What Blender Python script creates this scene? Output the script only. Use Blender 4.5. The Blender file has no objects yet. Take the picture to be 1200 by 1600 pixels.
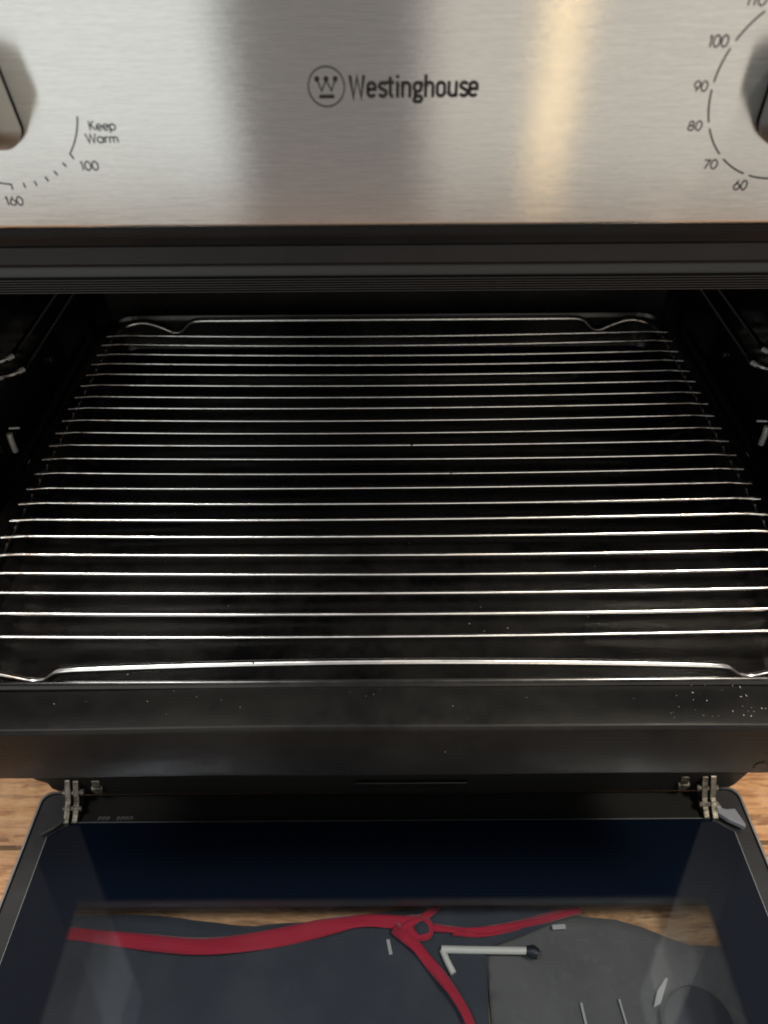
import bpy, bmesh, math, random
from mathutils import Vector, Matrix
R = math.radians
random.seed(7)
sc = bpy.context.scene
col = sc.collection

# ------------------------------------------------------------------ camera
PITCH, ROLL = R(42.2), R(0.4)
cd = bpy.data.cameras.new("camera")
cam = bpy.data.objects.new("camera", cd); col.objects.link(cam)
cam.location = (-0.0035, -0.30, 0.31)
fw = Vector((0, math.cos(PITCH), -math.sin(PITCH)))
up0 = Vector((0, math.sin(PITCH), math.cos(PITCH))); r0 = Vector((1, 0, 0))
rt = r0*math.cos(ROLL) - up0*math.sin(ROLL); up = r0*math.sin(ROLL) + up0*math.cos(ROLL)
cam.rotation_euler = Matrix((rt, up, -fw)).transposed().to_euler()
cd.sensor_fit = 'VERTICAL'; cd.sensor_height = 24.0; cd.lens = 18.0
cd.clip_start = 0.01; cd.clip_end = 50
cd.dof.use_dof = True; cd.dof.focus_distance = 0.42; cd.dof.aperture_fstop = 6.5
sc.camera = cam

# ------------------------------------------------------------------ world and lamps (indoor close-up)
w = bpy.data.worlds.new("World"); sc.world = w; w.use_nodes = True
bg = w.node_tree.nodes["Background"]
bg.inputs[0].default_value = (1.0, 0.94, 0.91, 1); bg.inputs[1].default_value = 0.33

def area(name, loc, target, sx, sy, power, color):
    l = bpy.data.lights.new(name, 'AREA'); l.shape = 'RECTANGLE'; l.size = sx; l.size_y = sy
    l.energy = power; l.color = color
    o = bpy.data.objects.new(name, l); col.objects.link(o); o.location = loc
    d = Vector(target) - Vector(loc)
    o.rotation_euler = d.to_track_quat('-Z', 'Y').to_euler()
    return o
area("window_light", (-1.18, -2.0, 0.35), (-0.9, 0, 0.0), 1.5, 2.6, 12, (0.94, 1.0, 0.95))
area("room_light", (1.06, -2.0, 0.35), (0.8, 0, 0.0), 1.9, 2.6, 10, (1.0, 0.94, 0.80))
area("wall_lamp", (0.455, -1.95, 0.0), (0.3, 0, 0.0), 0.012, 1.4, 0.50, (1.0, 0.66, 0.24))
area("ceiling_downlight", (-0.85, -0.58, 2.2), (-0.3, 0, -0.3), 0.6, 0.3, 32, (1.0, 0.97, 0.93))
area("ceiling_downlight", (0.95, -0.58, 2.2), (0.25, 0, -0.3), 0.4, 0.30, 66, (1.0, 0.90, 0.75))

sc.view_settings.view_transform = 'Standard'; sc.view_settings.look = 'None'
sc.view_settings.exposure = 0.0; sc.view_settings.gamma = 1.0
sc.view_settings.use_curve_mapping = False
sc.cycles.use_denoising = True
sc.cycles.max_bounces = 12; sc.cycles.transparent_max_bounces = 16
sc.cycles.caustics_reflective = True; sc.cycles.blur_glossy = 0.5
sc.cycles.sample_clamp_indirect = 6

# ------------------------------------------------------------------ material helpers
def new_mat(name):
    m = bpy.data.materials.new(name); m.use_nodes = True
    nt = m.node_tree
    return m, nt, nt.nodes["Principled BSDF"]
def node(nt, t, **kw):
    n = nt.nodes.new(t)
    for k, v in kw.items(): setattr(n, k, v)
    return n
def math_(nt, op, a, b=None, clamp=False):
    n = node(nt, 'ShaderNodeMath', operation=op); n.use_clamp = clamp
    for i, x in enumerate((a, b)):
        if x is None: continue
        if hasattr(x, 'links') or hasattr(x, 'is_linked'): nt.links.new(x, n.inputs[i])
        else: n.inputs[i].default_value = x
    return n.outputs[0]
def noise(nt, scale, detail=4, rough=.55, stretch=(1, 1, 1), coord='Object'):
    tc = node(nt, 'ShaderNodeTexCoord'); mp = node(nt, 'ShaderNodeMapping')
    mp.inputs['Scale'].default_value = stretch
    n = node(nt, 'ShaderNodeTexNoise')
    n.inputs['Scale'].default_value = scale; n.inputs['Detail'].default_value = detail; n.inputs['Roughness'].default_value = rough
    nt.links.new(tc.outputs[coord], mp.inputs[0]); nt.links.new(mp.outputs[0], n.inputs['Vector'])
    return n.outputs['Fac']
def ramp(nt, fac, stops):
    r = node(nt, 'ShaderNodeValToRGB')
    while len(r.color_ramp.elements) < len(stops): r.color_ramp.elements.new(.5)
    for e, (p, c) in zip(r.color_ramp.elements, stops):
        e.position = p; e.color = (c, c, c, 1) if not isinstance(c, tuple) else (*c, 1)
    nt.links.new(fac, r.inputs[0])
    return r.outputs[0]
def mixc(nt, fac, a, b):
    n = node(nt, 'ShaderNodeMix', data_type='RGBA')
    if hasattr(fac, 'is_linked'): nt.links.new(fac, n.inputs[0])
    else: n.inputs[0].default_value = fac
    for i, x in ((6, a), (7, b)):
        if hasattr(x, 'is_linked'): nt.links.new(x, n.inputs[i])
        else: n.inputs[i].default_value = (*x, 1)
    return n.outputs[2]
def bump(nt, h, strength, dist, bsdf):
    b = node(nt, 'ShaderNodeBump'); b.inputs['Strength'].default_value = strength; b.inputs['Distance'].default_value = dist
    nt.links.new(h, b.inputs['Height']); nt.links.new(b.outputs[0], bsdf.inputs['Normal'])

def plain(name, c, rough, metal=0.0, spec=.5, coat=0):
    m, nt, b = new_mat(name)
    b.inputs['Base Color'].default_value = (*c, 1); b.inputs['Roughness'].default_value = rough
    b.inputs['Metallic'].default_value = metal; b.inputs['Specular IOR Level'].default_value = spec
    b.inputs['Coat Weight'].default_value = coat
    return m, nt, b

def brushed_steel():
    m, nt, b = new_mat("brushed_steel")
    b.inputs['Metallic'].default_value = 1.0
    n1 = noise(nt, 60, 6, .7, (1, 1, 26)); n2 = noise(nt, 260, 3, .6, (1, 1, 14)); n3 = noise(nt, 22, 3, .5)
    n4 = noise(nt, 130, 2, .5, (1, 1, 4))
    mixv = math_(nt, 'ADD', math_(nt, 'MULTIPLY', n1, .6), math_(nt, 'MULTIPLY', n2, .4))
    colr = ramp(nt, mixv, [(.30, (.45, .447, .435)), (.72, (.595, .59, .575))])
    nt.links.new(colr, b.inputs['Base Color'])
    rr = math_(nt, 'ADD', math_(nt, 'MULTIPLY', n1, .10), math_(nt, 'ADD', math_(nt, 'MULTIPLY', n3, .06), .075))
    nt.links.new(rr, b.inputs['Roughness'])
    b.inputs['Anisotropic'].default_value = 1.0
    t = node(nt, 'ShaderNodeTangent', direction_type='UV_MAP', uv_map='UVMap')
    nt.links.new(t.outputs[0], b.inputs['Tangent'])
    h = math_(nt, 'ADD', n2, math_(nt, 'MULTIPLY', n4, .8))
    bump(nt, h, .035, .0004, b)
    return m

def enamel(name, base, lift, rough0, rough1, specks=0.0, scale=9, spec=.5):
    """black enamel with smears: dull greasy patches and fine pale grit"""
    m, nt, b = new_mat(name)
    n1 = noise(nt, scale, 5, .6); n2 = noise(nt, scale*6, 4, .65)
    sm = math_(nt, 'ADD', math_(nt, 'MULTIPLY', n1, .7), math_(nt, 'MULTIPLY', n2, .3))
    c = ramp(nt, sm, [(.40, base), (.66, lift)])
    rr = ramp(nt, sm, [(.36, rough0), (.66, rough1)])
    if specks:
        tc = node(nt, 'ShaderNodeTexCoord'); v = node(nt, 'ShaderNodeTexVoronoi'); v.inputs['Scale'].default_value = 150
        nt.links.new(tc.outputs['Object'], v.inputs['Vector'])
        spot = math_(nt, 'LESS_THAN', v.outputs['Distance'], .085)
        keep = math_(nt, 'GREATER_THAN', noise(nt, 28, 3, .6), .60)
        rnd = node(nt, 'ShaderNodeSeparateColor'); nt.links.new(v.outputs['Color'], rnd.inputs[0])
        pick = math_(nt, 'GREATER_THAN', rnd.outputs[0], .6)
        k = math_(nt, 'MULTIPLY', math_(nt, 'MULTIPLY', spot, keep), math_(nt, 'MULTIPLY', pick, specks))
        c = mixc(nt, k, c, (.35, .34, .32))
    nt.links.new(c, b.inputs['Base Color']); nt.links.new(rr, b.inputs['Roughness'])
    b.inputs['Specular IOR Level'].default_value = spec
    bump(nt, n2, .06, .0006, b)
    return m

M = {}
M['steel'] = brushed_steel()
M['ink'] = plain("printed_ink", (.022, .022, .024), .6, 0, .2)[0]
M['logo_ink'] = plain("logo_ink", (.012, .011, .012), .6, 0, .15)[0]
M['knob'] = plain("knob_silver", (.38, .38, .37), .36, 1.0)[0]
M['knob_side'] = plain("knob_dark", (.03, .028, .03), .3)[0]
M['matt'] = plain('matt_black', (.0035, .0033, .0032), .6, 0, .2)[0]
M['trim'] = enamel("trim_plastic", (.007, .007, .008), (.013, .013, .014), .35, .5, 1.0, 14, .12)
M['frame'] = enamel("frame_enamel", (.012, .012, .0135), (.020, .020, .0215), .34, .5, 0, 16, .22)
M['side'] = plain('side_frame_grey', (.05, .05, .048), .5)[0]
M['seal'] = plain("seal_rubber", (.012, .012, .013), .42)[0]
M['cavity'] = enamel("cavity_enamel", (.004, .004, .0045), (.010, .010, .010), .12, .26, 0, 12)
M['pan_in'] = enamel("pan_enamel", (.0018, .0018, .002), (.0080, .0076, .0072), .10, .26, .22, 17, .45)
M['back'] = enamel("back_enamel", (.016, .015, .0145), (.026, .024, .023), .16, .30, 0, 10)
M['lip'] = enamel("lip_enamel", (.006, .006, .0063), (.0125, .0122, .0118), .26, .48, .55, 15, .10)
M['door_frame'] = enamel("door_frame_plastic", (.014, .014, .016), (.022, .022, .024), .38, .48, 0, 18)
M['rim'] = plain("rim_steel", (.62, .60, .58), .30, 1.0)[0]
def galv():
    m, nt, b = new_mat("hinge_steel"); b.inputs['Metallic'].default_value = .9
    n = noise(nt, 180, 4, .65)
    nt.links.new(mixc(nt, ramp(nt, n, [(.38, 0.0), (.62, 1.0)]), (.04, .034, .026), (.16, .15, .125)), b.inputs['Base Color'])
    b.inputs['Roughness'].default_value = .45; bump(nt, n, .5, .001, b)
    return m
M['galv'] = galv()
M['clip'] = plain("clip_plastic", (.16, .17, .20), .35)[0]
M['clip_dark'] = plain("clip_dark", (.015, .015, .017), .4)[0]
M['print'] = plain("faint_print", (.10, .10, .10), .5)[0]
M['stain'] = plain("burnt_stain", (.016, .008, .006), .6)[0]
M['crumb'] = plain("crumb_pale", (.22, .215, .20), .7)[0]

def chrome():
    m, nt, b = new_mat("chromed_wire")
    b.inputs['Metallic'].default_value = 1.0
    n1 = noise(nt, 45, 5, .65); n2 = noise(nt, 160, 3, .6)
    c = mixc(nt, ramp(nt, n1, [(.56, 0.0), (.70, 1.0)]), (.86, .855, .85), (.68, .60, .54))
    tcx = node(nt, 'ShaderNodeTexCoord'); sx_ = node(nt, 'ShaderNodeSeparateXYZ'); nt.links.new(tcx.outputs['Object'], sx_.inputs[0])
    endm = ramp(nt, math_(nt, 'ABSOLUTE', sx_.outputs[0]), [(.14, 0.0), (.215, 1.0)])
    brn = math_(nt, 'MULTIPLY', endm, ramp(nt, noise(nt, 130, 4, .7), [(.42, 0.0), (.60, .85)]))
    c = mixc(nt, brn, c, (.30, .19, .12))
    c = mixc(nt, ramp(nt, n2, [(.70, 0.0), (.74, 1.0)]), c, (.05, .04, .03))
    nt.links.new(c, b.inputs['Base Color'])
    nt.links.new(ramp(nt, n1, [(.4, .17), (.7, .26)]), b.inputs['Roughness'])
    return m
M['chrome'] = chrome()
M['peg'] = plain('lit_wire', (.62, .61, .58), .30, .5)[0]  # lightened so pegs and rail ends read as lit in the dark cavity
M['shaded_wire'] = plain('shaded_wire', (.14, .135, .13), .24, 1.0)[0]  # chrome with the dark cavity's reflection put into its colour

def door_glass(name, frit, wx, wy0, wy1):
    """clear pane with a black fired-on border; a dotted fade runs along the inner edge of the border"""
    m, nt, b = new_mat(name)
    out = nt.nodes["Material Output"]
    tc = node(nt, 'ShaderNodeTexCoord'); s = node(nt, 'ShaderNodeSeparateXYZ'); nt.links.new(tc.outputs['Object'], s.inputs[0])
    ax = math_(nt, 'SUBTRACT', math_(nt, 'ABSOLUTE', s.outputs[0]), wx)
    ay = math_(nt, 'SUBTRACT', math_(nt, 'ABSOLUTE', math_(nt, 'SUBTRACT', s.outputs[1], (wy0+wy1)/2)), abs(wy1-wy0)/2)
    d = math_(nt, 'MAXIMUM', ax, ay)
    if frit:
        k = 2*math.pi/.0016
        g = math_(nt, 'MULTIPLY', math_(nt, 'SINE', math_(nt, 'MULTIPLY', s.outputs[0], k)), math_(nt, 'SINE', math_(nt, 'MULTIPLY', s.outputs[1], k)))
        d = math_(nt, 'ADD', d, math_(nt, 'MULTIPLY', g, .0022))
    black = math_(nt, 'GREATER_THAN', d, 0.0)
    b.inputs['Base Color'].default_value = (.002, .0038, .0085, 1)
    b.inputs['Roughness'].default_value = .07; b.inputs['Specular IOR Level'].default_value = .36
    tr = node(nt, 'ShaderNodeBsdfTransparent'); tr.inputs[0].default_value = (.80, .83, .86, 1)
    gl = node(nt, 'ShaderNodeBsdfGlossy'); gl.inputs['Roughness'].default_value = .03; gl.inputs[0].default_value = (.85, .92, 1, 1)
    fr = node(nt, 'ShaderNodeFresnel'); fr.inputs[0].default_value = 1.42
    mx = node(nt, 'ShaderNodeMixShader'); nt.links.new(fr.outputs[0], mx.inputs[0]); nt.links.new(tr.outputs[0], mx.inputs[1]); nt.links.new(gl.outputs[0], mx.inputs[2])
    # light film of dust and wipe marks
    df = node(nt, 'ShaderNodeBsdfDiffuse'); df.inputs[0].default_value = (.5, .52, .55, 1)
    film = ramp(nt, noise(nt, 14, 6, .7), [(.45, .001), (.75, .014)])
    mf = node(nt, 'ShaderNodeMixShader'); nt.links.new(film, mf.inputs[0]); nt.links.new(mx.outputs[0], mf.inputs[1]); nt.links.new(df.outputs[0], mf.inputs[2])
    fin = node(nt, 'ShaderNodeMixShader'); nt.links.new(black, fin.inputs[0]); nt.links.new(mf.outputs[0], fin.inputs[1]); nt.links.new(b.outputs[0], fin.inputs[2])
    nt.links.new(fin.outputs[0], out.inputs[0])
    return m

def wood_floor():
    m, nt, b = new_mat("wood_boards")
    tc = node(nt, 'ShaderNodeTexCoord'); s = node(nt, 'ShaderNodeSeparateXYZ'); nt.links.new(tc.outputs['Object'], s.inputs[0])
    y = math_(nt, 'DIVIDE', math_(nt, 'ADD', s.outputs[1], .0173), .095)
    pl = math_(nt, 'FLOOR', y); fr = math_(nt, 'FRACT', y)
    seam = math_(nt, 'LESS_THAN', math_(nt, 'MINIMUM', fr, math_(nt, 'SUBTRACT', 1.0, fr)), .022)
    cb = node(nt, 'ShaderNodeCombineXYZ')
    nt.links.new(math_(nt, 'ADD', s.outputs[0], math_(nt, 'MULTIPLY', pl, 1.37)), cb.inputs[0])
    nt.links.new(s.outputs[1], cb.inputs[1])
    mp = node(nt, 'ShaderNodeMapping'); mp.inputs['Scale'].default_value = (2.2, 16, 1); nt.links.new(cb.outputs[0], mp.inputs[0])
    g = node(nt, 'ShaderNodeTexNoise'); g.inputs['Scale'].default_value = 9; g.inputs['Detail'].default_value = 8; g.inputs['Roughness'].default_value = .65; g.inputs['Distortion'].default_value = 1.2
    nt.links.new(mp.outputs[0], g.inputs['Vector'])
    n2 = noise(nt, 9, 4, .6, (1, 2.2, 1))
    c = ramp(nt, g.outputs[0], [(.34, (.25, .11, .045)), (.50, (.50, .262, .112)), (.66, (.64, .39, .195))])
    c = mixc(nt, math_(nt, 'MULTIPLY', ramp(nt, n2, [(.42, 0.0), (.66, 1.0)]), .35), c, (.72, .46, .27))
    wn = node(nt, 'ShaderNodeTexWhiteNoise', noise_dimensions='1D'); nt.links.new(pl, wn.inputs['W'])
    c = mixc(nt, math_(nt, 'MULTIPLY', wn.outputs[0], .35), c, (.40, .19, .09))
    c = mixc(nt, math_(nt, 'MULTIPLY', seam, .85), c, (.07, .032, .014))
    st = noise(nt, 60, 6, .7, (.35, 2.2, 1)); pt = noise(nt, 34, 5, .7, (1, 1.6, 1))
    c = mixc(nt, math_(nt, 'MULTIPLY', ramp(nt, st, [(.52, 0.0), (.60, 1.0)]), .75), c, (.17, .07, .028))
    c = mixc(nt, math_(nt, 'MULTIPLY', ramp(nt, pt, [(.50, 0.0), (.68, 1.0)]), .5), c, (.66, .44, .26))
    nt.links.new(c, b.inputs['Base Color']); b.inputs['Roughness'].default_value = .42
    bump(nt, g.outputs[0], .12, .001, b)
    return m
M['wood'] = wood_floor()

def cloth(name, c0, c1, scale=220, fleck=None):
    m, nt, b = new_mat(name)
    n1 = noise(nt, scale, 3, .7); n2 = noise(nt, 14, 4, .6)
    c = mixc(nt, n2, c0, c1)
    if fleck: c = mixc(nt, ramp(nt, n1, [(.55, 0.0), (.7, 1.0)]), c, fleck)
    nt.links.new(c, b.inputs['Base Color']); b.inputs['Roughness'].default_value = .85
    b.inputs['Sheen Weight'].default_value = .15
    bump(nt, n1, .4, .0008, b)
    return m
M['navy'] = cloth("navy_cloth", (.015, .018, .027), (.045, .049, .060))
M['red'] = cloth("red_tape", (.26, .004, .018), (.50, .012, .042), 60)
M['mat'] = cloth("grey_felt", (.055, .053, .049), (.14, .134, .125), 170, (.12, .117, .112))
M['white'] = plain("white_plastic", (.60, .57, .50), .4)[0]
M['black_pl'] = plain("black_plastic", (.012, .014, .022), .5)[0]
M['paper'] = plain("pale_bits", (.40, .385, .36), .8)[0]

# ------------------------------------------------------------------ mesh helpers
def link(name, me, mat, parent=None):
    o = bpy.data.objects.new(name, me); col.objects.link(o)
    if mat is not None:
        for m_ in (mat if isinstance(mat, (list, tuple)) else [mat]): me.materials.append(m_)
    if parent: o.parent = parent
    return o
def obj(name, bm, mat, parent=None, smooth=True, bevel=0, seg=2):
    bmesh.ops.recalc_face_normals(bm, faces=bm.faces[:])
    me = bpy.data.meshes.new(name); bm.to_mesh(me); bm.free()
    for p in me.polygons: p.use_smooth = smooth
    o = link(name, me, mat, parent)
    if bevel:
        b = o.modifiers.new("bevel", 'BEVEL'); b.width = bevel; b.segments = seg; b.limit_method = 'ANGLE'; b.angle_limit = R(40)
        b.harden_normals = True
    elif smooth:
        try: me.set_sharp_from_angle(angle=R(40))
        except Exception: pass
    return o
def thing(name, label, cat, loc=(0, 0, 0), group=None):
    o = bpy.data.objects.new(name, None); col.objects.link(o); o.location = loc; o.empty_display_size = .05
    o['label'] = label; o['category'] = cat
    if group: o['group'] = group
    return o
def tag(o, label, cat, group=None):
    o['label'] = label; o['category'] = cat
    if group: o['group'] = group
    return o
def box(bm, x0, x1, y0, y1, z0, z1):
    v = [bm.verts.new(p) for p in [(x0,y0,z0),(x1,y0,z0),(x1,y1,z0),(x0,y1,z0),(x0,y0,z1),(x1,y0,z1),(x1,y1,z1),(x0,y1,z1)]]
    for f in [(0,3,2,1),(4,5,6,7),(0,1,5,4),(1,2,6,5),(2,3,7,6),(3,0,4,7)]: bm.faces.new([v[i] for i in f])
def prism(bm, pts, fn, d0, d1):
    """outline pts (a,b) extruded from depth d0 to d1; fn(a,b,d) -> xyz"""
    A = [bm.verts.new(fn(a, b, d0)) for a, b in pts]; B = [bm.verts.new(fn(a, b, d1)) for a, b in pts]
    n = len(pts); bm.faces.new(A); bm.faces.new(B[::-1])
    for i in range(n): bm.faces.new((A[i], B[i], B[(i+1) % n], A[(i+1) % n]))
def tube(bm, path, r, n=12, closed=False):
    P = [Vector(p) for p in path]; m = len(P); rings = []
    def tan(i):
        a = P[(i-1) % m] if closed or i > 0 else P[i]; b = P[(i+1) % m] if closed or i < m-1 else P[i]
        return (b-a).normalized()
    t = tan(0); nrm = t.orthogonal().normalized()
    for i in range(m):
        t2 = tan(i); q = t.rotation_difference(t2); nrm = (q @ nrm); nrm = (nrm - t2*nrm.dot(t2)).normalized(); t = t2
        bn = t.cross(nrm); rr = r[i] if isinstance(r, (list, tuple)) else r
        rings.append([bm.verts.new(P[i] + (nrm*math.cos(2*math.pi*k/n) + bn*math.sin(2*math.pi*k/n))*rr) for k in range(n)])
    for i in range(m if closed else m-1):
        a, b = rings[i], rings[(i+1) % m]
        for k in range(n): bm.faces.new((a[k], a[(k+1) % n], b[(k+1) % n], b[k]))
    if not closed:
        for ring, s in ((rings[0], -1), (rings[-1], 1)): bm.faces.new(ring if s > 0 else ring[::-1])
def smooth_path(pts, r=.006, n=6, closed=False):
    P = [Vector(p) for p in pts]; out = []; m = len(P)
    for i in range(m):
        if not closed and i in (0, m-1): out.append(P[i]); continue
        a, b, c = P[i-1], P[i], P[(i+1) % m]
        rr = min(r, (a-b).length*.48, (c-b).length*.48)
        p0 = b + (a-b).normalized()*rr; p1 = b + (c-b).normalized()*rr
        for k in range(n+1):
            t = k/n; out.append(p0*(1-t)**2 + b*2*t*(1-t) + p1*t*t)
    return out
def rrect(hx0, hx1, hy0, hy1, rad, n=8):
    pts = []
    for cx, cy, a0 in ((hx1-rad, hy1-rad, 0), (hx0+rad, hy1-rad, 90), (hx0+rad, hy0+rad, 180), (hx1-rad, hy0+rad, 270)):
        for k in range(n+1):
            a = R(a0 + 90*k/n); pts.append((cx+rad*math.cos(a), cy+rad*math.sin(a)))
    return pts
def loft(bm, rings, cap_last=False):
    V = [[bm.verts.new(p) for p in ring] for ring in rings]
    for a, b in zip(V, V[1:]):
        n = len(a)
        for k in range(n): bm.faces.new((a[k], a[(k+1) % n], b[(k+1) % n], b[k]))
    if cap_last: bm.faces.new(V[-1])
def strip_x(bm, prof, x0, x1, nx=1, wob=None):
    """profile of (y,z) swept along X"""
    rows = []
    for i in range(nx+1):
        x = x0 + (x1-x0)*i/nx
        rows.append([bm.verts.new((x, y, z + (wob(x, j) if wob else 0))) for j, (y, z) in enumerate(prof)])
    for a, b in zip(rows, rows[1:]):
        for j in range(len(prof)-1): bm.faces.new((a[j], b[j], b[j+1], a[j+1]))

# ------------------------------------------------------------------ floor (structure)
bm = bmesh.new(); FZ = -0.315
v = [bm.verts.new(p) for p in ((-1.3, -.75, FZ), (1.3, -.75, FZ), (1.3, 1.0, FZ), (-1.3, 1.0, FZ))]; bm.faces.new(v)
o = obj("floor", bm, M['wood'], smooth=False); o['kind'] = 'structure'

# ------------------------------------------------------------------ the oven
oven = thing("oven", "stainless steel fronted black oven standing open with door dropped down", "oven", (0, 0, FZ))
def P(name, bm, mat, parent=None, **kw):
    """part of the oven given in world coordinates"""
    o = obj(name, bm, mat, None, **kw)
    o.parent = parent or oven
    o.matrix_parent_inverse = Matrix.Translation((0, 0, -FZ)) if (parent is None or parent is oven) else Matrix.Identity(4)
    return o
FY = -0.020           # face of the control panel

# outer casing and cavity
bm = bmesh.new(); prism(bm, rrect(-.246, .246, -.20, .150, .02), lambda a, b, d: (a, d, b), .322, .3275)
P("back_panel", bm, M['back'], smooth=False, bevel=.002)
bm = bmesh.new()
W_, D_, T_, B_ = .255, .33, .170, -.235      # cavity half width, depth, top, bottom
for (x0, x1, y0, y1, z0, z1) in ((-.262, .262, D_, D_+.02, B_, T_), (-.275, -W_, .0, D_+.02, B_-.002, T_+.004), (W_, .275, .0, D_+.02, B_-.002, T_+.004), (-.262, .262, .02, D_+.02, T_, T_+.02), (-.262, .262, .004, D_+.02, B_-.02, B_)):
    box(bm, x0, x1, y0, y1, z0, z1)
P("cavity", bm, M['cavity'], smooth=False, bevel=.006, seg=3)
# casing as open shell round the cavity
bm = bmesh.new()
box(bm, -.2985, -.277, .0, .40, -.22, .305); box(bm, .277, .2985, .0, .40, -.22, .305); box(bm, -.2985, .2985, .0, .40, .306, .325)
P("casing", bm, M['frame'], smooth=False, bevel=.002)
for sx in (-1, 1):
    bm = bmesh.new(); x0, x1 = sorted((sx*.2515, sx*.2980)); box(bm, x0, x1, -.003, -.0005, -.228, .1725)
    P("side_frame", bm, M['side'], smooth=False, bevel=.001)
# feet stand back under the body
for sx in (-1, 1):
    bm = bmesh.new(); box(bm, sx*.22-.02, sx*.22+.02, .26, .30, FZ, B_-.0225)
    P("foot", bm, M['trim'], smooth=False, bevel=.002)
# front frame: top band, side strips, bottom bar with chamfered corners
bm = bmesh.new()
strip_x(bm, [(.010, .1848), (.0015, .1836), (0, .1822), (0, .1752), (.0015, .1738), (.009, .1732)], -.298, .298, 12)
P("front_frame", bm, M['frame'])
bm = bmesh.new()
prism(bm, [(-.2745, -.2305), (-.2735, -.236), (-.2650, -.2420), (-.2640, -.2500), (-.2600, -.2545), (-.2540, -.2560), (-.2530, -.2605), (.2530, -.2605), (.2540, -.2560), (.2660, -.2555), (.2690, -.250), (.2715, -.241), (.2745, -.2305)], lambda a, b, d: (a, d, b), -.001, .02)
P("bottom_bar", bm, M['matt'], smooth=False, bevel=.002)
bm = bmesh.new(); box(bm, -.027, .059, -.004, -.0012, -.2470, -.2390)
P("latch_plate", bm, M['cavity'], smooth=False, bevel=.0008)
# rubber seal with fine ribs
bm = bmesh.new(); prof = [(.010, .1728), (.0075, .1720)]
z = .1705; prof += [(.0065, z)]
prof += [(.0062, .1668)]
z0, z1, nr = .1668, .1602, 6
for i in range(nr):
    a = z0 + (z1-z0)*i/nr; h = (z1-z0)/nr
    prof += [(.0062, a), (.0040, a+h*.25), (.0040, a+h*.60), (.0062, a+h*.95)]
prof += [(.0062, .1600), (.012, .1594), (.03, .1594)]
strip_x(bm, prof, -.262, .262, 12)
P("door_seal", bm, M['seal'])
# plastic trim strips under the panel
bm = bmesh.new()
strip_x(bm, [(-.006, .1958), (-.0115, .1956), (-.0122, .1945), (-.0122, .1912), (-.0118, .1904), (-.0100, .1899), (-.0075, .1899), (-.0068, .1892), (-.0064, .1868), (-.0058, .1855), (-.002, .1850), (.006, .1850)], -.298, .298, 16)
P("trim_strip", bm, M['trim'])

# control panel: one sheet with a rounded lower edge and its own UV for the brushing direction
bm = bmesh.new()
prof = [(-.012, .1976), (-.0182, .1976)]
for k in range(6):
    a = R(90*k/5); prof.append((-.0182 - .0018*math.sin(a), .1976 + .0018*(1-math.cos(a))))
prof += [(FY, .25), (FY, .338), (-.0165, .3415), (-.002, .3415)]
strip_x(bm, prof, -.2985, .2985, 24)
panel = P("control_panel", bm, M['steel'])
me = panel.data; uv = me.uv_layers.new(name='UVMap')
for lp in me.loops:
    co = me.vertices[lp.vertex_index].co; uv.data[lp.index].uv = (co.z, co.x)

# ---- printing on the panel: monoline strokes
def arc(cx, cy, rx, ry, a0, a1, n=18):
    return [(cx+rx*math.cos(R(a0+(a1-a0)*k/n)), cy+ry*math.sin(R(a0+(a1-a0)*k/n))) for k in range(n+1)]
G = {
 '0': ([arc(.33, .5, .33, .5, 90, 450, 28)], .84),
 '1': ([[(.20, 0), (.20, 1)], [(.20, .985), (.0, .84)]], .48),
 '6': ([arc(.33, .33, .32, .33, 90, 450, 28), [(.045, .47), (.42, 1.02)]], .82),
 '7': ([[(0, .97), (.56, .97), (.16, 0)]], .74),
 '8': ([arc(.31, .755, .235, .235, 0, 360, 24), arc(.31, .265, .30, .265, 0, 360, 24)], .80),
 '9': ([arc(.33, .67, .32, .33, 90, 450, 28), [(.615, .53), (.24, -.02)]], .82),
 'K': ([[(0, 0), (0, 1)], [(.52, 1), (.02, .44)], [(.14, .56), (.58, 0)]], .74),
 'e': ([arc(.29, .32, .29, .32, 0, 315, 22), [(0, .32), (.58, .32)]], .74),
 'p': ([[(0, -.30), (0, .64)], arc(.31, .32, .30, .32, 0, 360, 24)], .78),
 'W': ([[(0, 1), (.26, 0), (.50, .94), (.74, 0), (1.0, 1)]], 1.12),
 'a': ([arc(.30, .32, .30, .32, 0, 360, 24), [(.60, 0), (.60, .64)]], .80),
 'r': ([[(0, 0), (0, .64)], arc(.22, .36, .22, .27, 180, 70, 10)], .44),
 'm': ([[(0, 0), (0, .64)], arc(.20, .42, .20, .21, 180, 0, 12) + [(.40, 0)], arc(.60, .42, .20, .21, 180, 0, 12) + [(.80, 0)]], .98),
}
_lay = [0]
def ribbon(bm, pts, w, y):
    """flat stroke of width w along pts (x,z), mitred"""
    P_ = [Vector(p) for p in pts]
    closed = (P_[0]-P_[-1]).length < 1e-7
    if closed: P_ = P_[:-1]
    n = len(P_); L = []
    for i in range(n):
        a = P_[i-1] if (closed or i > 0) else None; b = P_[(i+1) % n] if (closed or i < n-1) else None
        d1 = (P_[i]-a).normalized() if a is not None else None; d2 = (b-P_[i]).normalized() if b is not None else None
        d1 = d1 or d2; d2 = d2 or d1
        n1 = Vector((-d1.y, d1.x)); n2 = Vector((-d2.y, d2.x)); nm = n1+n2
        nm = nm.normalized() if nm.length > 1e-6 else n1
        k = min(2.2, 1/max(.3, nm.dot(n1)))
        L.append((P_[i]+nm*w*.5*k, P_[i]-nm*w*.5*k))
    V = [(bm.verts.new((p.x, y, p.y)), bm.verts.new((q.x, y, q.y))) for p, q in L]
    for i in range(n if closed else n-1):
        a, b = V[i], V[(i+1) % n]; bm.faces.new((a[0], a[1], b[1], b[0]))
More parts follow.
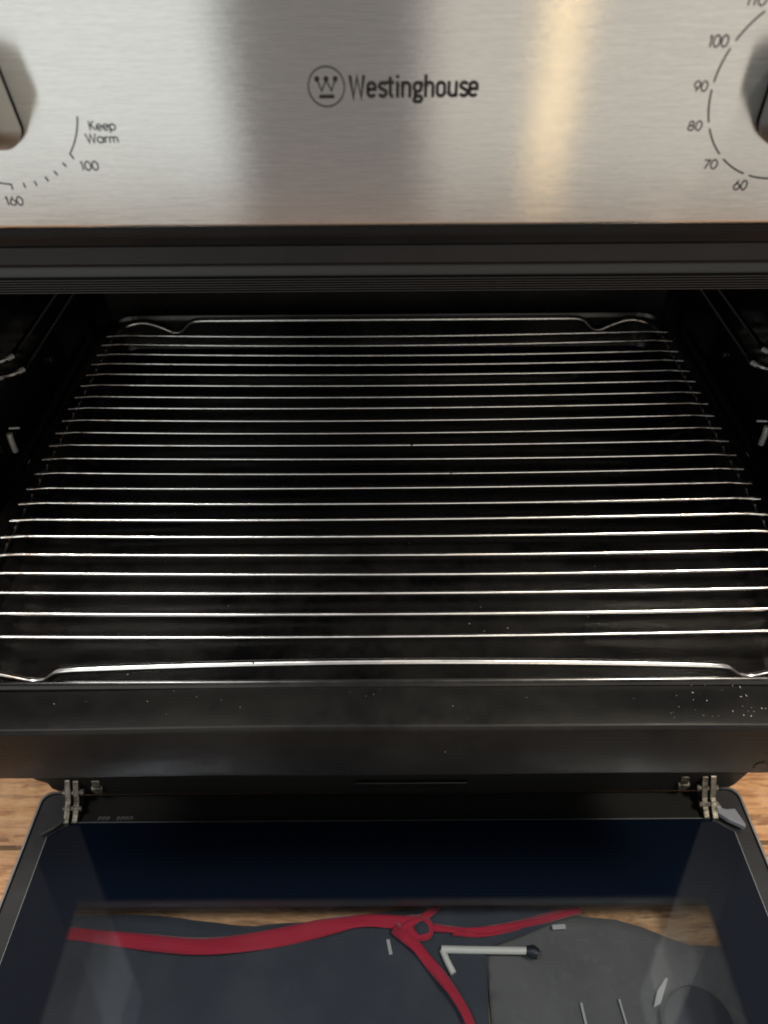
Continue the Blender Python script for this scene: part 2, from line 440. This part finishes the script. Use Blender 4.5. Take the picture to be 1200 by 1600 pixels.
def lay():
    _lay[0] = (_lay[0]+1) % 12
    return FY - .00012 - _lay[0]*.000006
def word(bm, text, x, z, h, width, w, shapes=G, space=0):
    tot = sum(shapes[c][1] for c in text) - (shapes[text[-1]][1] - max(p[0] for s in shapes[text[-1]][0] for p in s))
    sx = width/tot; cx = 0
    for c in text:
        for s in shapes[c][0]: ribbon(bm, [(x+(cx+px)*sx, z+pz*h) for px, pz in s], w, lay())
        cx += shapes[c][1]
def text_part(name, words, w, mat, label=None):
    bm = bmesh.new()
    for t in words: word(bm, *t, w)
    o = obj(name, bm, mat, panel, smooth=False)
    if label: o['label'] = label
    return o
text_part("keep_warm_lettering", [("Keep", -.1020, .2316, .0029, .0086), ("Warm", -.1042, .2276, .0029, .0107)], .00042, M['ink'])
text_part("temperature_number", [("100", -.1084, .2186, .0029, .0060)], .00042, M['ink'])
text_part("temperature_number", [("160", -.1385, .2066, .0031, .0060)], .00042, M['ink'])
for t, x, z, h, wd in (("110", .1092, .2660, .0032, .0060), ("100", .1006, .2549, .0033, .0060), ("90", .0993, .2422, .0030, .0043), ("80", .1005, .2302, .0029, .0045), ("70", .1092, .2176, .0030, .0046), ("60", .1219, .2103, .0032, .0045)):
    text_part("minute_number", [(t, x, z, h, wd)], .00044, M['ink'])
# dial scales
def on_dial(cx, cz, r, a): return (cx+r*math.cos(R(a)), cz+r*math.sin(R(a)))
def dial_arc(bm, cx, cz, r, a0, a1, w): 
    n = max(3, int(abs(a1-a0)/2)); ribbon(bm, [on_dial(cx, cz, r, a0+(a1-a0)*k/n) for k in range(n+1)], w, lay())
bm = bmesh.new()
dial_arc(bm, .1337, .2426, .0284, 100, 126, .00055)
for a0, a1 in ((129.4, 150.5), (155.1, 175.4), (179.8, 200.3), (204.7, 225.1), (229.9, 250.2), (254.4, 275), (280, 300)): dial_arc(bm, .1337, .2426, .0284, a0, a1, .00055)
obj("timer_scale", bm, M['ink'], panel, smooth=False)
bm = bmesh.new(); cx, cz, r = -.1327, .242, .0281
dial_arc(bm, cx, cz, r, -12.5, -39.6, .00048)
ribbon(bm, [on_dial(cx, cz, r-.0001, -39.6), on_dial(cx, cz, r+.0018, -41)], .00048, lay())
for a in (-49, -58.5, -67, -76.3, -84.8): ribbon(bm, [on_dial(cx, cz, r-.0004, a), on_dial(cx, cz, r+.0013, a)], .00050, lay())
dial_arc(bm, cx, cz, r, -94.1, -150, .00048)
ribbon(bm, [on_dial(cx, cz, r-.0001, -94.1), on_dial(cx, cz, r+.0018, -93.8)], .00048, lay())
obj("temperature_scale", bm, M['ink'], panel, smooth=False)

# maker's name: condensed grotesque, drawn as strokes
lw = .42; xh = .72
def bowl(cx, cy, rx, ry, k=.55):   # stadium shape
    pts = []
    rr = rx
    pts += arc(cx, cy+ry-rr, rx, rr, 0, 180, 10); pts += arc(cx, cy-ry+rr, rx, rr, 180, 360, 10); pts.append(pts[0])
    return pts
b0 = .06
LG = {
 'W': ([[(.0, 1.0), (.13, .0), (.30, .93), (.47, .0), (.60, 1.0)]], .72),
 'e': ([[(.05, .37), (.37, .37)] + arc(.21, xh-.06-.16, .16, .16, 0, 180, 10) + arc(.21, .22, .16, .16, 180, 335, 10)], .50),
 's': ([arc(.20, xh-.06-.15, .15, .15, 20, 190, 10) + [(.08, .44), (.33, .30)] + arc(.20, .205, .15, .15, 20, -165, 10)], .40),
 't': ([[(.13, .93), (.13, .20)] + arc(.25, .18, .12, .12, 180, 280, 6), [(-.10, xh-.05), (.30, xh-.05)]], .37),
 'i': ([[(.08, 0), (.08, xh)], [(.08, .86), (.08, 1.0)]], .24),
 'n': ([[(.06, 0), (.06, xh)], [(.06, .50)] + arc(.22, xh-.06-.16, .16, .16, 180, 0, 10) + [(.38, 0)]], .52),
 'g': ([bowl(.20, .46, .15, .20), [(.12, .26), (.08, .14), (.14, .07), (.34, .04), (.39, -.08), (.33, -.20), (.10, -.20), (.04, -.10), (.12, .05)], [(.30, .60), (.42, .68)]], .49),
 'h': ([[(.06, 0), (.06, 1.02)], [(.06, .50)] + arc(.22, xh-.06-.16, .16, .16, 180, 0, 10) + [(.38, 0)]], .52),
 'o': ([bowl(.21, .36, .16, .30)], .50),
 'u': ([[(.06, xh), (.06, .22)] + arc(.22, .22, .16, .16, 180, 360, 10) + [(.38, xh)], [(.38, .3), (.38, 0)]], .52),
}
bm = bmesh.new()
word(bm, "Westinghouse", -.0136, .2410, .0066, .0416, .00108, LG)
obj("brand_lettering", bm, M['logo_ink'], panel, smooth=False)
bm = bmesh.new(); ex, ez = -.0214, .2443
ribbon(bm, arc(ex, ez, .0059, .0059, 0, 360, 48), .00044, lay())
wp = [(-.0030, .0022), (-.0016, -.0012), (0, .0020), (.0016, -.0012), (.0030, .0022)]
ribbon(bm, [(ex+a, ez+b) for a, b in wp], .00050, lay())
ribbon(bm, [(ex-.0020, ez-.0029), (ex+.0020, ez-.0029)], .00115, lay())
for sx in (-.0020, .0020):
    vs = [bm.verts.new((ex+sx+.000575*math.cos(t*math.pi/8), FY-.0002, ez-.0029+.000575*math.sin(t*math.pi/8))) for t in range(16)]; bm.faces.new(vs)
for a in (-.0030, 0, .0030):
    vs = [bm.verts.new((ex+a+.00085*math.cos(t*math.pi/8), FY-.00021, ez+.0023+.00085*math.sin(t*math.pi/8))) for t in range(16)]; bm.faces.new(vs)
obj("emblem", bm, M['logo_ink'], panel, smooth=False)

# ---- knobs
def knob(cx, cz, outline, y1, mat_face, mat_side):
    bm = bmesh.new(); n = len(outline)
    def ring(k, y, s=1.0):
        t = max(0.0, min(1.0, (FY-.002-y)/(FY-.002-y1)))
        return [(cx+a*s, y, cz+(b*(1-.42*t)+.0015*t)*s) for a, b in outline]
    loft(bm, [ring(0, FY-.0012, .96), ring(0, FY-.004, 1.0), ring(0, y1+.0030, 1.0), ring(0, y1+.0010, .975), ring(0, y1+.0003, .94), ring(0, y1, .88)], True)
    o = obj("knob", bm, [mat_side, mat_face], oven)
    o.matrix_parent_inverse = Matrix.Translation((0, 0, -FZ))
    for p in o.data.polygons:
        if p.center.y < y1 + .0016: p.material_index = 1
    return o
def bar_outline(wt, wb, zt, zb, rad):
    pts = []
    for cx_, cz_, a0 in ((wt-rad, zt-rad, 0), (-(wt-rad), zt-rad, 90), (-(wb-rad), zb+rad, 180), (wb-rad, zb+rad, 270)):
        for k in range(9):
            a = R(a0+90*k/8); pts.append((cx_+rad*math.cos(a), cz_+rad*math.sin(a)))
    return pts
kl = knob(-.1327, .242, bar_outline(.0060, .0082, .0185, -.0163, .0068), -.042, M['knob'], M['knob'])
kl['label'] = "silver bar shaped knob"
kr = knob(.1337, .242, bar_outline(.0100, .0106, .0185, -.0170, .0085), -.042, M['knob_side'], M['knob_side'])
kr['label'] = "dark bar shaped timer knob"

# ---- shelf supports on both cavity walls
def support(s, dy):
    bm = bmesh.new(); X = s*.238
    for Z, Y0, Y1 in ((.0575, .122+dy, .31), (.0435, .129+dy, .31)):
        tube(bm, smooth_path([(s*.2545, Y0-.003, Z-.001), (X+s*.003, Y0, Z), (X, Y0+.010, Z), (X, Y1, Z), (s*.2545, Y1+.006, Z)], .008), .0020, 8)
    for Y in (.1105+dy,):
        pass
    tube(bm, smooth_path([(s*.2500, .105, -.021), (s*.2500, .29, -.021)], .003), .0018, 8)
    P("shelf_support", bm, M['shaded_wire'])
    bm = bmesh.new(); Y = .1105+dy
    tube(bm, [(s*.2500, Y, .0098), (s*.2500, Y-.001, .0040), (s*.2498, Y-.0012, -.0040)], .0020, 10)
    tube(bm, [(s*.2510, Y+.004, .0112), (s*.2445, Y+.005, .0108)], .0008, 8)
    P("support_peg", bm, M['peg'])
    bm = bmesh.new()
    for Z, Y0 in ((.0575, .122+dy), (.0435, .129+dy)):
        tube(bm, smooth_path([(s*.2544, Y0-.0034, Z-.0012), (X+s*.004, Y0, Z), (X, Y0+.006, Z+.0002)], .004), .0018, 10)
    P("rail_glint", bm, M['peg'])  # bright stubs at the rail fronts stand in for their glints
support(-1, 0.0); support(1, 0.002)
for s in (-1, 1):
    bm = bmesh.new(); tube(bm, [(s*.2545, .208, .0075), (s*.2530, .208, .0075)], .0026, 12)
    P("wall_screw", bm, M['galv'])

# ------------------------------------------------------------------ door (a part of the oven, hinged at its foot and not quite level)
door = bpy.data.objects.new("door", None); col.objects.link(door); door.parent = oven
door.location = (0, 0, -.262 - FZ); door.rotation_euler = (R(-5), 0, 0)
def ring_plate(bm, outer, inner, z0, z1):
    A = [[bm.verts.new((x, y, z)) for x, y in pts] for pts in (outer, inner) for z in (z1, z0)]
    n = len(outer); (ot, ob, it, ib) = A
    for k in range(n):
        l = (k+1) % n
        bm.faces.new((ot[k], ot[l], it[l], it[k])); bm.faces.new((ob[k], ib[k], ib[l], ob[l]))
        bm.faces.new((ot[k], ob[k], ob[l], ot[l])); bm.faces.new((it[k], it[l], ib[l], ib[k]))
bm = bmesh.new(); ring_plate(bm, rrect(-.2742, .2742, -.455, .0028, .008), rrect(-.233, .233, -.42, -.076, .004), -.026, -.0028)
obj("door_frame", bm, M['door_frame'], door, smooth=False, bevel=.0012)
bm = bmesh.new()   # thin bright edge of the door skin, turned in at the hinge corners only
a_ = [p for p in rrect(-.2762, .2762, -.457, .0048, .009)]; b_ = [p for p in rrect(-.2746, .2746, -.4554, .0032, .0083)]
out_ = [(-.2545, .0048)] + a_[9:] + a_[:9] + [(.2545, .0048)]; in_ = [(-.2545, .0032)] + b_[9:] + b_[:9] + [(.2545, .0032)]
A_ = [[bm.verts.new((x, y, z)) for x, y in pts_] for pts_ in (out_, in_) for z in (-.0016, -.030)]
for k in range(len(out_)-1):
    for p_, q_ in ((0, 2), (3, 1), (1, 0), (2, 3)):
        bm.faces.new((A_[p_][k], A_[p_][k+1], A_[q_][k+1], A_[q_][k]))
obj("steel_edge", bm, M['rim'], door, smooth=False)
gl_in = door_glass("inner_glass", True, .2200, -.410, -.0835)
bm = bmesh.new()
pts = [(-.2450, -.0236), (.2450, -.0236), (.2590, -.0345), (.2590, -.444), (-.2590, -.444), (-.2590, -.0345)]
bm.faces.new([bm.verts.new((x, y, .0005)) for x, y in pts])
obj("inner_glass", bm, gl_in, door, smooth=False)
bm = bmesh.new()
tube(bm, [(x, y, -.0008) for x, y in pts], .0011, 8, closed=True)
obj("glass_edge", bm, plain("glass_edge_green", (.16, .19, .19), .25)[0], door)
gl_out = door_glass("outer_glass", False, .2320, -.4190, -.0770)
bm = bmesh.new(); bm.faces.new([bm.verts.new((x, y, -.0245)) for x, y in ((-.2328, -.4195), (.2328, -.4195), (.2328, -.0765), (-.2328, -.0765))])
obj("outer_glass", bm, gl_out, door, smooth=False)
bm = bmesh.new(); box(bm, -.2520, .2520, -.0232, .0020, -.0036, -.0022)
obj("hinge_shade", bm, M['matt'], door, smooth=False, bevel=.0005)  # black strip put in for the pan lip's shadow on the door
# faint printed code on the door's inner edge
bm = bmesh.new()
for gx, n in ((-.2255, 3), (-.2110, 4)):
    for k in range(n):
        x = gx + k*.0033
        for s in ([(0, 0), (0, .0032)], [(0, .0032), (.0018, .0032), (.0018, .0016), (0, .0016)]):
            V = [(x+a, -.0205+b) for a, b in s]
            for p, q in zip(V, V[1:]):
                d = (Vector(q)-Vector(p)).normalized(); nn = Vector((-d.y, d.x))*.0002
                bm.faces.new([bm.verts.new((*(Vector(p)+nn), -.0020)), bm.verts.new((*(Vector(q)+nn), -.0020)), bm.verts.new((*(Vector(q)-nn), -.0020)), bm.verts.new((*(Vector(p)-nn), -.0020))])
obj("printed_code", bm, M['print'], door, smooth=False)
# hinges and glass clips
def hinge(s):
    bm = bmesh.new()
    fn = lambda a, b, d: (d, a, b)
    # arm: bent flat bar leaving the body and lying down on the door
    arm = [(.012, .030), (-.004, .024), (-.012, .010), (-.020, .004), (-.024, .0015), (-.024, -.002), (-.012, -.002), (-.002, .006), (.006, .010), (.012, .012)]
    prism(bm, arm, fn, s*.2395, s*.2440); prism(bm, [(a*1.05, b+.0012) for a, b in arm], fn, s*.2455, s*.2500)
    tube(bm, [(s*.236, -.006, .014), (s*.253, -.006, .014)], .0028, 10)
    tube(bm, [(s*.237, -.015, .006), (s*.252, -.015, .006)], .0022, 10)
    prism(bm, [(.012, .028), (-.0035, .024), (-.005, .010), (.000, .0015), (.012, .006)], fn, s*.2235, s*.2300)
    tube(bm, [(s*.2225, -.002, .014), (s*.2315, -.002, .014)], .0034, 10)
    return obj("hinge", bm, M['galv'], door, smooth=False, bevel=.0006)
hinge(-1); hinge(1)
bm = bmesh.new()
prism(bm, [(.2490, -.0155), (.2570, -.0185), (.2640, -.0180), (.2675, -.0310), (.2665, -.0335), (.2560, -.0272), (.2500, -.0215)], lambda a, b, d: (a, b, d), .0008, .0055)
tube(bm, smooth_path([(.2430, -.0010, .0085), (.2470, -.0060, .0075), (.2485, -.0120, .0055), (.2520, -.0185, .0035)], .004), .0030, 10)
o = obj("glass_clip", bm, M['clip'], door, smooth=False, bevel=.0010); o['label'] = "pale grey glass clip"
bm = bmesh.new()
prism(bm, [(-.2500, -.0185), (-.2610, -.0190), (-.2650, -.0330), (-.2630, -.0360), (-.2540, -.0300), (-.2480, -.0235)], lambda a, b, d: (a, b, d), .0008, .0045)
o = obj("glass_clip", bm, M['clip_dark'], door, smooth=False, bevel=.0010); o['label'] = "black glass clip"

# ------------------------------------------------------------------ grill pan
pan = thing("grill_pan", "black enamel grill pan pulled forward out of the oven", "grill pan", (0, 0, -.046))
bm = bmesh.new()
def pr_(off, z, rad=.022): return [(x, y, z) for x, y in rrect(-.2315-off, .2315+off, -.0772-off, .2890+off, max(.003, rad+off))]
prof = [(.0065, -.036), (.0052, -.006), (.0048, -.0022), (.0036, -.0006), (.0022, 0), (.0008, -.0006), (0, -.0022), (-.0012, -.006), (-.0035, -.020), (-.0065, -.0275), (-.012, -.0300), (-.030, -.0305)]
loft(bm, [[(x, y, z+.046) for x, y, z in pr_(o_, z_)] for o_, z_ in prof], True)
pb = obj("pan_body", bm, M['pan_in'], pan)
for p in pb.data.polygons:
    if len(p.vertices) > 4: p.use_smooth = False
# wide front lip, folded down
random.seed(3)
ph = [random.uniform(0, 6.28) for _ in range(6)]
def wob(x, j):
    return .0005*math.sin(x*14+ph[0]) + .00035*math.sin(x*31+ph[1]) + .0014*(1-(x/.2)**2)*.6
bm = bmesh.new()
prof = [(-.0760, .0405), (-.0800, .0415), (-.0822, .0428), (-.1022, .0430)]
for k in range(1, 6):
    a = R(90*k/5); prof.append((-.1022-.0026*math.sin(a), .0404+.0026*math.cos(a)))
prof += [(-.1049, .022), (-.1051, .0035), (-.1046, .0018), (-.1030, .0010), (-.1005, .0018), (-.1000, .010)]
strip_x(bm, prof, -.252, .252, 60, wob)
obj("front_lip", bm, M['lip'], pan)
bm = bmesh.new()
c = Vector((.181, .0085)); vs = []
for k in range(18):
    a = 2*math.pi*k/18; rr = .0040*random.uniform(.65, 1.1); vs.append(bm.verts.new((c.x+rr*math.cos(a), -.1053, c.y+rr*.95*math.sin(a))))
bm.faces.new(vs)
obj("burnt_spot", bm, M['stain'], pan, smooth=False)

# ------------------------------------------------------------------ wire rack in the pan
rack = thing("wire_rack", "chromed wire rack of thin cross wires lying in the black pan", "rack", (0, 0, -.013))
OZ = .013
def half_bar(y, z0, bow, feet, corner_z, sgn):
    """bar along X with a dip at each end, from -X to +X (sgn=1) or back"""
    pts = [(-.2185, y - .010*(1 if y > 0 else -1), corner_z), (-.2130, y-.002*(1 if y > 0 else -1), corner_z+.001), (-.2010, y, z0-.0012), (-.1890, y, z0-.006), (-.1800, y, feet), (-.1730, y, feet+.0008), (-.1640, y, z0-.001), (-.1560, y, z0)]
    mid = [(x, y + bow*(1-(x/.156)**2), z0 + bow*.5*(1-(x/.156)**2)) for x in [(-.13 + .26*k/14) for k in range(15)]]
    right = [(-a, b, c_) for a, b, c_ in pts[::-1]]
    L = pts + mid + right
    return L if sgn > 0 else L[::-1]
back = half_bar(.2825, -.0015, .0, -.0125, -.0040, 1)
front = half_bar(-.0716, -.0002, .0024, -.0100, -.0040, -1)
RX = .2222
for nm, L, ye in (("back_bar", back, .262), ("front_bar", front, -.056)):
    sg = 1 if nm == "back_bar" else -1
    L = [(-RX*sg, ye, -.0042)] + [(x if abs(x) < .216 else math.copysign(RX-.0012, x), y, z) for x, y, z in L] + [(RX*sg, ye, -.0042)]
    bm = bmesh.new(); tube(bm, smooth_path([(x, y, z+OZ) for x, y, z in L], .006, 4), .00195, 12)
    obj(nm, bm, M['chrome'], rack)
for sx in (-1, 1):
    bm = bmesh.new(); tube(bm, [(sx*RX, y_, -.0024+OZ) for y_ in (-.060, .0, .1, .2, .264)], .0014, 10)
    obj("side_rail", bm, M['shaded_wire'], rack)
random.seed(11)
for k in range(22):
    y = .2536 - k*.01453 + random.uniform(-.0006, .0006)
    sag = .0030 + random.uniform(-.0004, .0004); yb = random.uniform(-.0005, .0005); r_ = .00110
    pts = []
    for i in range(33):
        x = -.2252 + .4504*i/32
        e = max(0.0, (abs(x)-.2170)/.0082)
        pts.append((x + random.uniform(-.0003, .0003)*(i in (0, 32)), y + yb*math.sin(x*9), OZ + .0022 - sag*(1-(x/.2268)**2) - .0012*e*e))
    pts = pts[:1] + [tuple(.75*a+.25*b for a, b in zip(pts[0], pts[1]))] + pts[1:-1] + [tuple(.75*a+.25*b for a, b in zip(pts[-1], pts[-2]))] + pts[-1:]
    rad = [r_*(1.3 if i in (0, 1, 33, 34) else 1.0) for i in range(35)]
    bm = bmesh.new(); tube(bm, pts, rad, 10)
    obj("cross_wire", bm, M['chrome'], rack)

# ------------------------------------------------------------------ things on the floor under the glass
def slab(name, outline, z0, h, mat, wave=.0015, parent=None, sub=.006):
    """soft flat cloth: filled outline, gridded, with gentle folds and thickness"""
    bm = bmesh.new()
    f = bm.faces.new([bm.verts.new((x, y, 0)) for x, y in outline])
    bmesh.ops.triangulate(bm, faces=[f])
    for _ in range(6):
        e = [ed for ed in bm.edges if ed.calc_length() > sub*2.2]
        if not e: break
        bmesh.ops.subdivide_edges(bm, edges=e, cuts=1); bmesh.ops.triangulate(bm, faces=bm.faces[:])
    for v in bm.verts:
        x, y = v.co.x, v.co.y
        v.co.z = z0 + h + wave*(math.sin(x*38+y*21) + .7*math.sin(x*17-y*63+1.3) + .4*math.sin(x*95+y*40) + .35*math.sin(x*150-y*90+2*math.sin(x*40)))
    o = obj(name, bm, mat, parent)
    s_ = o.modifiers.new("thick", 'SOLIDIFY'); s_.thickness = h*.8; s_.offset = -1
    return o
apron = slab("navy_cloth", [(-.30, -.0745), (-.2300, -.0735), (-.1764, -.0725), (-.1400, -.0775), (-.1023, -.0815), (-.0542, -.0790), (-.0200, -.0735), (.0056, -.0705), (.0335, -.0700), (.0725, -.0695), (.1356, -.0725), (.1250, -.0790), (.0980, -.0890), (.0760, -.0960), (.0690, -.1000), (.0675, -.1300), (.0660, -.30), (-.30, -.30)], FZ, .005, M['navy'], .0017)
tag(apron, "crumpled navy cloth with red straps lying on the boards under the door", "cloth")
def strap(name, pts, wd, zoff, parent, mat=None):
    P_ = smooth_path([(x, y, 0) for x, y in pts], .02, 5); bm = bmesh.new(); V = []
    n = len(P_)
    for i in range(n):
        a, b = P_[max(0, i-1)], P_[min(n-1, i+1)]; d = (b-a).normalized(); nn = Vector((-d.y, d.x, 0))
        ww = wd(i/(n-1)) if callable(wd) else wd
        row = []
        for k in range(5):
            t = (k-2)/2; p = P_[i] + nn*ww*.5*t
            row.append(bm.verts.new((p.x, p.y, FZ + zoff + .0007*(1-t*t) + .0011*math.sin(i*.45+k*.8))))
        V.append(row)
    for r1, r2 in zip(V, V[1:]):
        for k in range(4): bm.faces.new((r1[k], r1[k+1], r2[k+1], r2[k]))
    o = obj(name, bm, mat or M['red'], parent); s_ = o.modifiers.new("thick", 'SOLIDIFY'); s_.thickness = .001
    return o
strap("strap", [(-.31, -.0850), (-.2428, -.0864), (-.1959, -.0920), (-.1379, -.0976), (-.0912, -.0927), (-.0442, -.0830), (-.0202, -.0790), (.0135, -.0815), (.0230, -.0790), (.0360, -.0688)], lambda t: .0085 + .004*math.exp(-((t-.42)/.18)**2) if t < .8 else .0095 - .004*(t-.8)*5, .0122, apron)
strap("strap", [(.0020, -.0850), (.0178, -.0970), (.0268, -.1084), (.0398, -.1229), (.0538, -.1445), (.0600, -.19)], lambda t: .0080-.002*t, .0124, apron)
strap("strap", [(.0250, -.0840), (.0450, -.0865), (.0660, -.0880), (.0905, -.0838), (.1380, -.0725)], .0046, .0122, apron)
strap("strap", [(.0450, -.0880), (.0700, -.0905), (.0980, -.0835), (.1420, -.0728)], .0036, .0115, apron)
bm = bmesh.new()
tube(bm, smooth_path([(.0060, -.0860, FZ+.010), (.0180, -.0800, FZ+.0135), (.0285, -.0830, FZ+.014), (.0270, -.0905, FZ+.0125), (.0170, -.0905, FZ+.0125), (.0120, -.0840, FZ+.0115)], .006), .0036, 10)
obj("strap_tangle", bm, M['red'], apron)
bm = bmesh.new(); bmesh.ops.create_uvsphere(bm, u_segments=14, v_segments=9, radius=.0058, matrix=Matrix.Translation((.0225, -.0860, FZ+.0150)) @ Matrix.Diagonal((1, .9, .7, 1)))
for v_ in bm.verts: v_.co += Vector((math.sin(v_.co.y*900), math.cos(v_.co.x*800), math.sin(v_.co.x*700)))*.0005
obj("knot", bm, M['navy'], apron)
mat_o = slab("floor_mat", [(.0690, -.0705), (.1405, -.0735), (.1700, -.0765), (.1880, -.0815), (.2080, -.0900), (.2222, -.0945), (.30, -.0990), (.30, -.30), (.0690, -.30)], FZ, .0022, M['mat'], .0004)
tag(mat_o, "grey felt mat on the boards beside the navy cloth", "mat")
mat_o.location.z = -.0012
hook = thing("plastic_hook", "white plastic rod with a short hooked end on the navy cloth", "hook", (.068, -.10, FZ+.010))
bm = bmesh.new(); tube(bm, smooth_path([(-.0240, -.0150, .001), (-.0285, -.0060, .001), (-.0310, .0005, .001)], .004), [.0024]*9, 10)
tube(bm, [(-.0318, .0010, .001), (-.0150, .0004, .0012), (.0315, -.0004, .001)], .0027, 10)
obj("rod", bm, M['white'], hook)
bm = bmesh.new(); tube(bm, [(.0300, -.0004, .001), (.0345, -.0010, .001), (.0385, -.0030, .001)], [.0032, .0048, .0036], 10)
obj("rod_tip", bm, M['black_pl'], hook)
def chip(name, cx, cy, l, wd, ang_, label, cat, z=.0105):
    bm = bmesh.new(); box(bm, -l/2, l/2, -wd/2, wd/2, 0, .0008)
    o = obj(name, bm, M['paper'], smooth=False, bevel=.0003); o.location = (cx, cy, FZ+z); o.rotation_euler = (0, 0, R(ang_))
    tag(o, label, cat); return o
chip("paper_tag", -.0018, -.0972, .0105, .0026, -78, "narrow pale tag below the red strap on the navy cloth", "tag")
chip("paper_scrap", .1254, -.0832, .0100, .0034, 3, "short pale paper scrap at the end of the red strap", "paper scrap", .0072)
chip("thin_streak", .1336, -.1420, .0200, .0018, -86, "thin pale stick on the grey mat, nearest the white hook", "streak", .0045)
chip("thin_streak", .1612, -.1400, .0200, .0014, -84, "thinnest faint stick on the grey mat between two others", "streak", .0045)  # thin pale marks on the mat
bm = bmesh.new(); prism(bm, [(-.0075, -.0085), (-.0020, -.0060), (.0075, .0095), (.0060, .0100), (-.0020, .0020)], lambda a, b, d: (a, b, d), 0, .001)
o = obj("pale_mark", bm, M['paper'], smooth=False); o.location = (.1905, -.1270, FZ+.0045); tag(o, "pale pointed mark on the grey mat beside the dark cap", "paper offcut")  # flat pale pointed mark on the mat
bm = bmesh.new(); loft(bm, [[(.024*k_*math.cos(2*math.pi*i/28), .024*k_*math.sin(2*math.pi*i/28), z_) for i in range(28)] for k_, z_ in ((.95, 0), (1, .001), (1, .005), (.96, .0065), (.85, .007))], True)
o = obj("black_lid", bm, M['black_pl']); o.location = (.2100, -.1470, FZ+.0045); tag(o, "round black plastic lid on the grey mat by the glass corner", "lid")

# crumbs on the pan's front lip
random.seed(21); bm = bmesh.new()
def crumb(x, y, z, r):
    m4 = Matrix.Translation((x, y, z)) @ Matrix.Rotation(random.uniform(0, 6), 4, 'Z') @ Matrix.Diagonal((random.uniform(.8, 2.6), random.uniform(.6, 1.2), .6, 1))
    bmesh.ops.create_icosphere(bm, subdivisions=1, radius=r, matrix=m4)
for k in range(34): crumb(random.gauss(.158, .014), random.uniform(-.100, -.081), -.0022, random.choice((.00012, .0002, .0002, .0003)))
for k in range(26): crumb(random.uniform(-.17, .15), random.uniform(-.100, -.081), -.0018, random.uniform(.0001, .00022))
o = obj("crumbs", bm, M['crumb']); o['kind'] = 'stuff'; o['label'] = "fine pale crumbs scattered on the pan's black front lip"
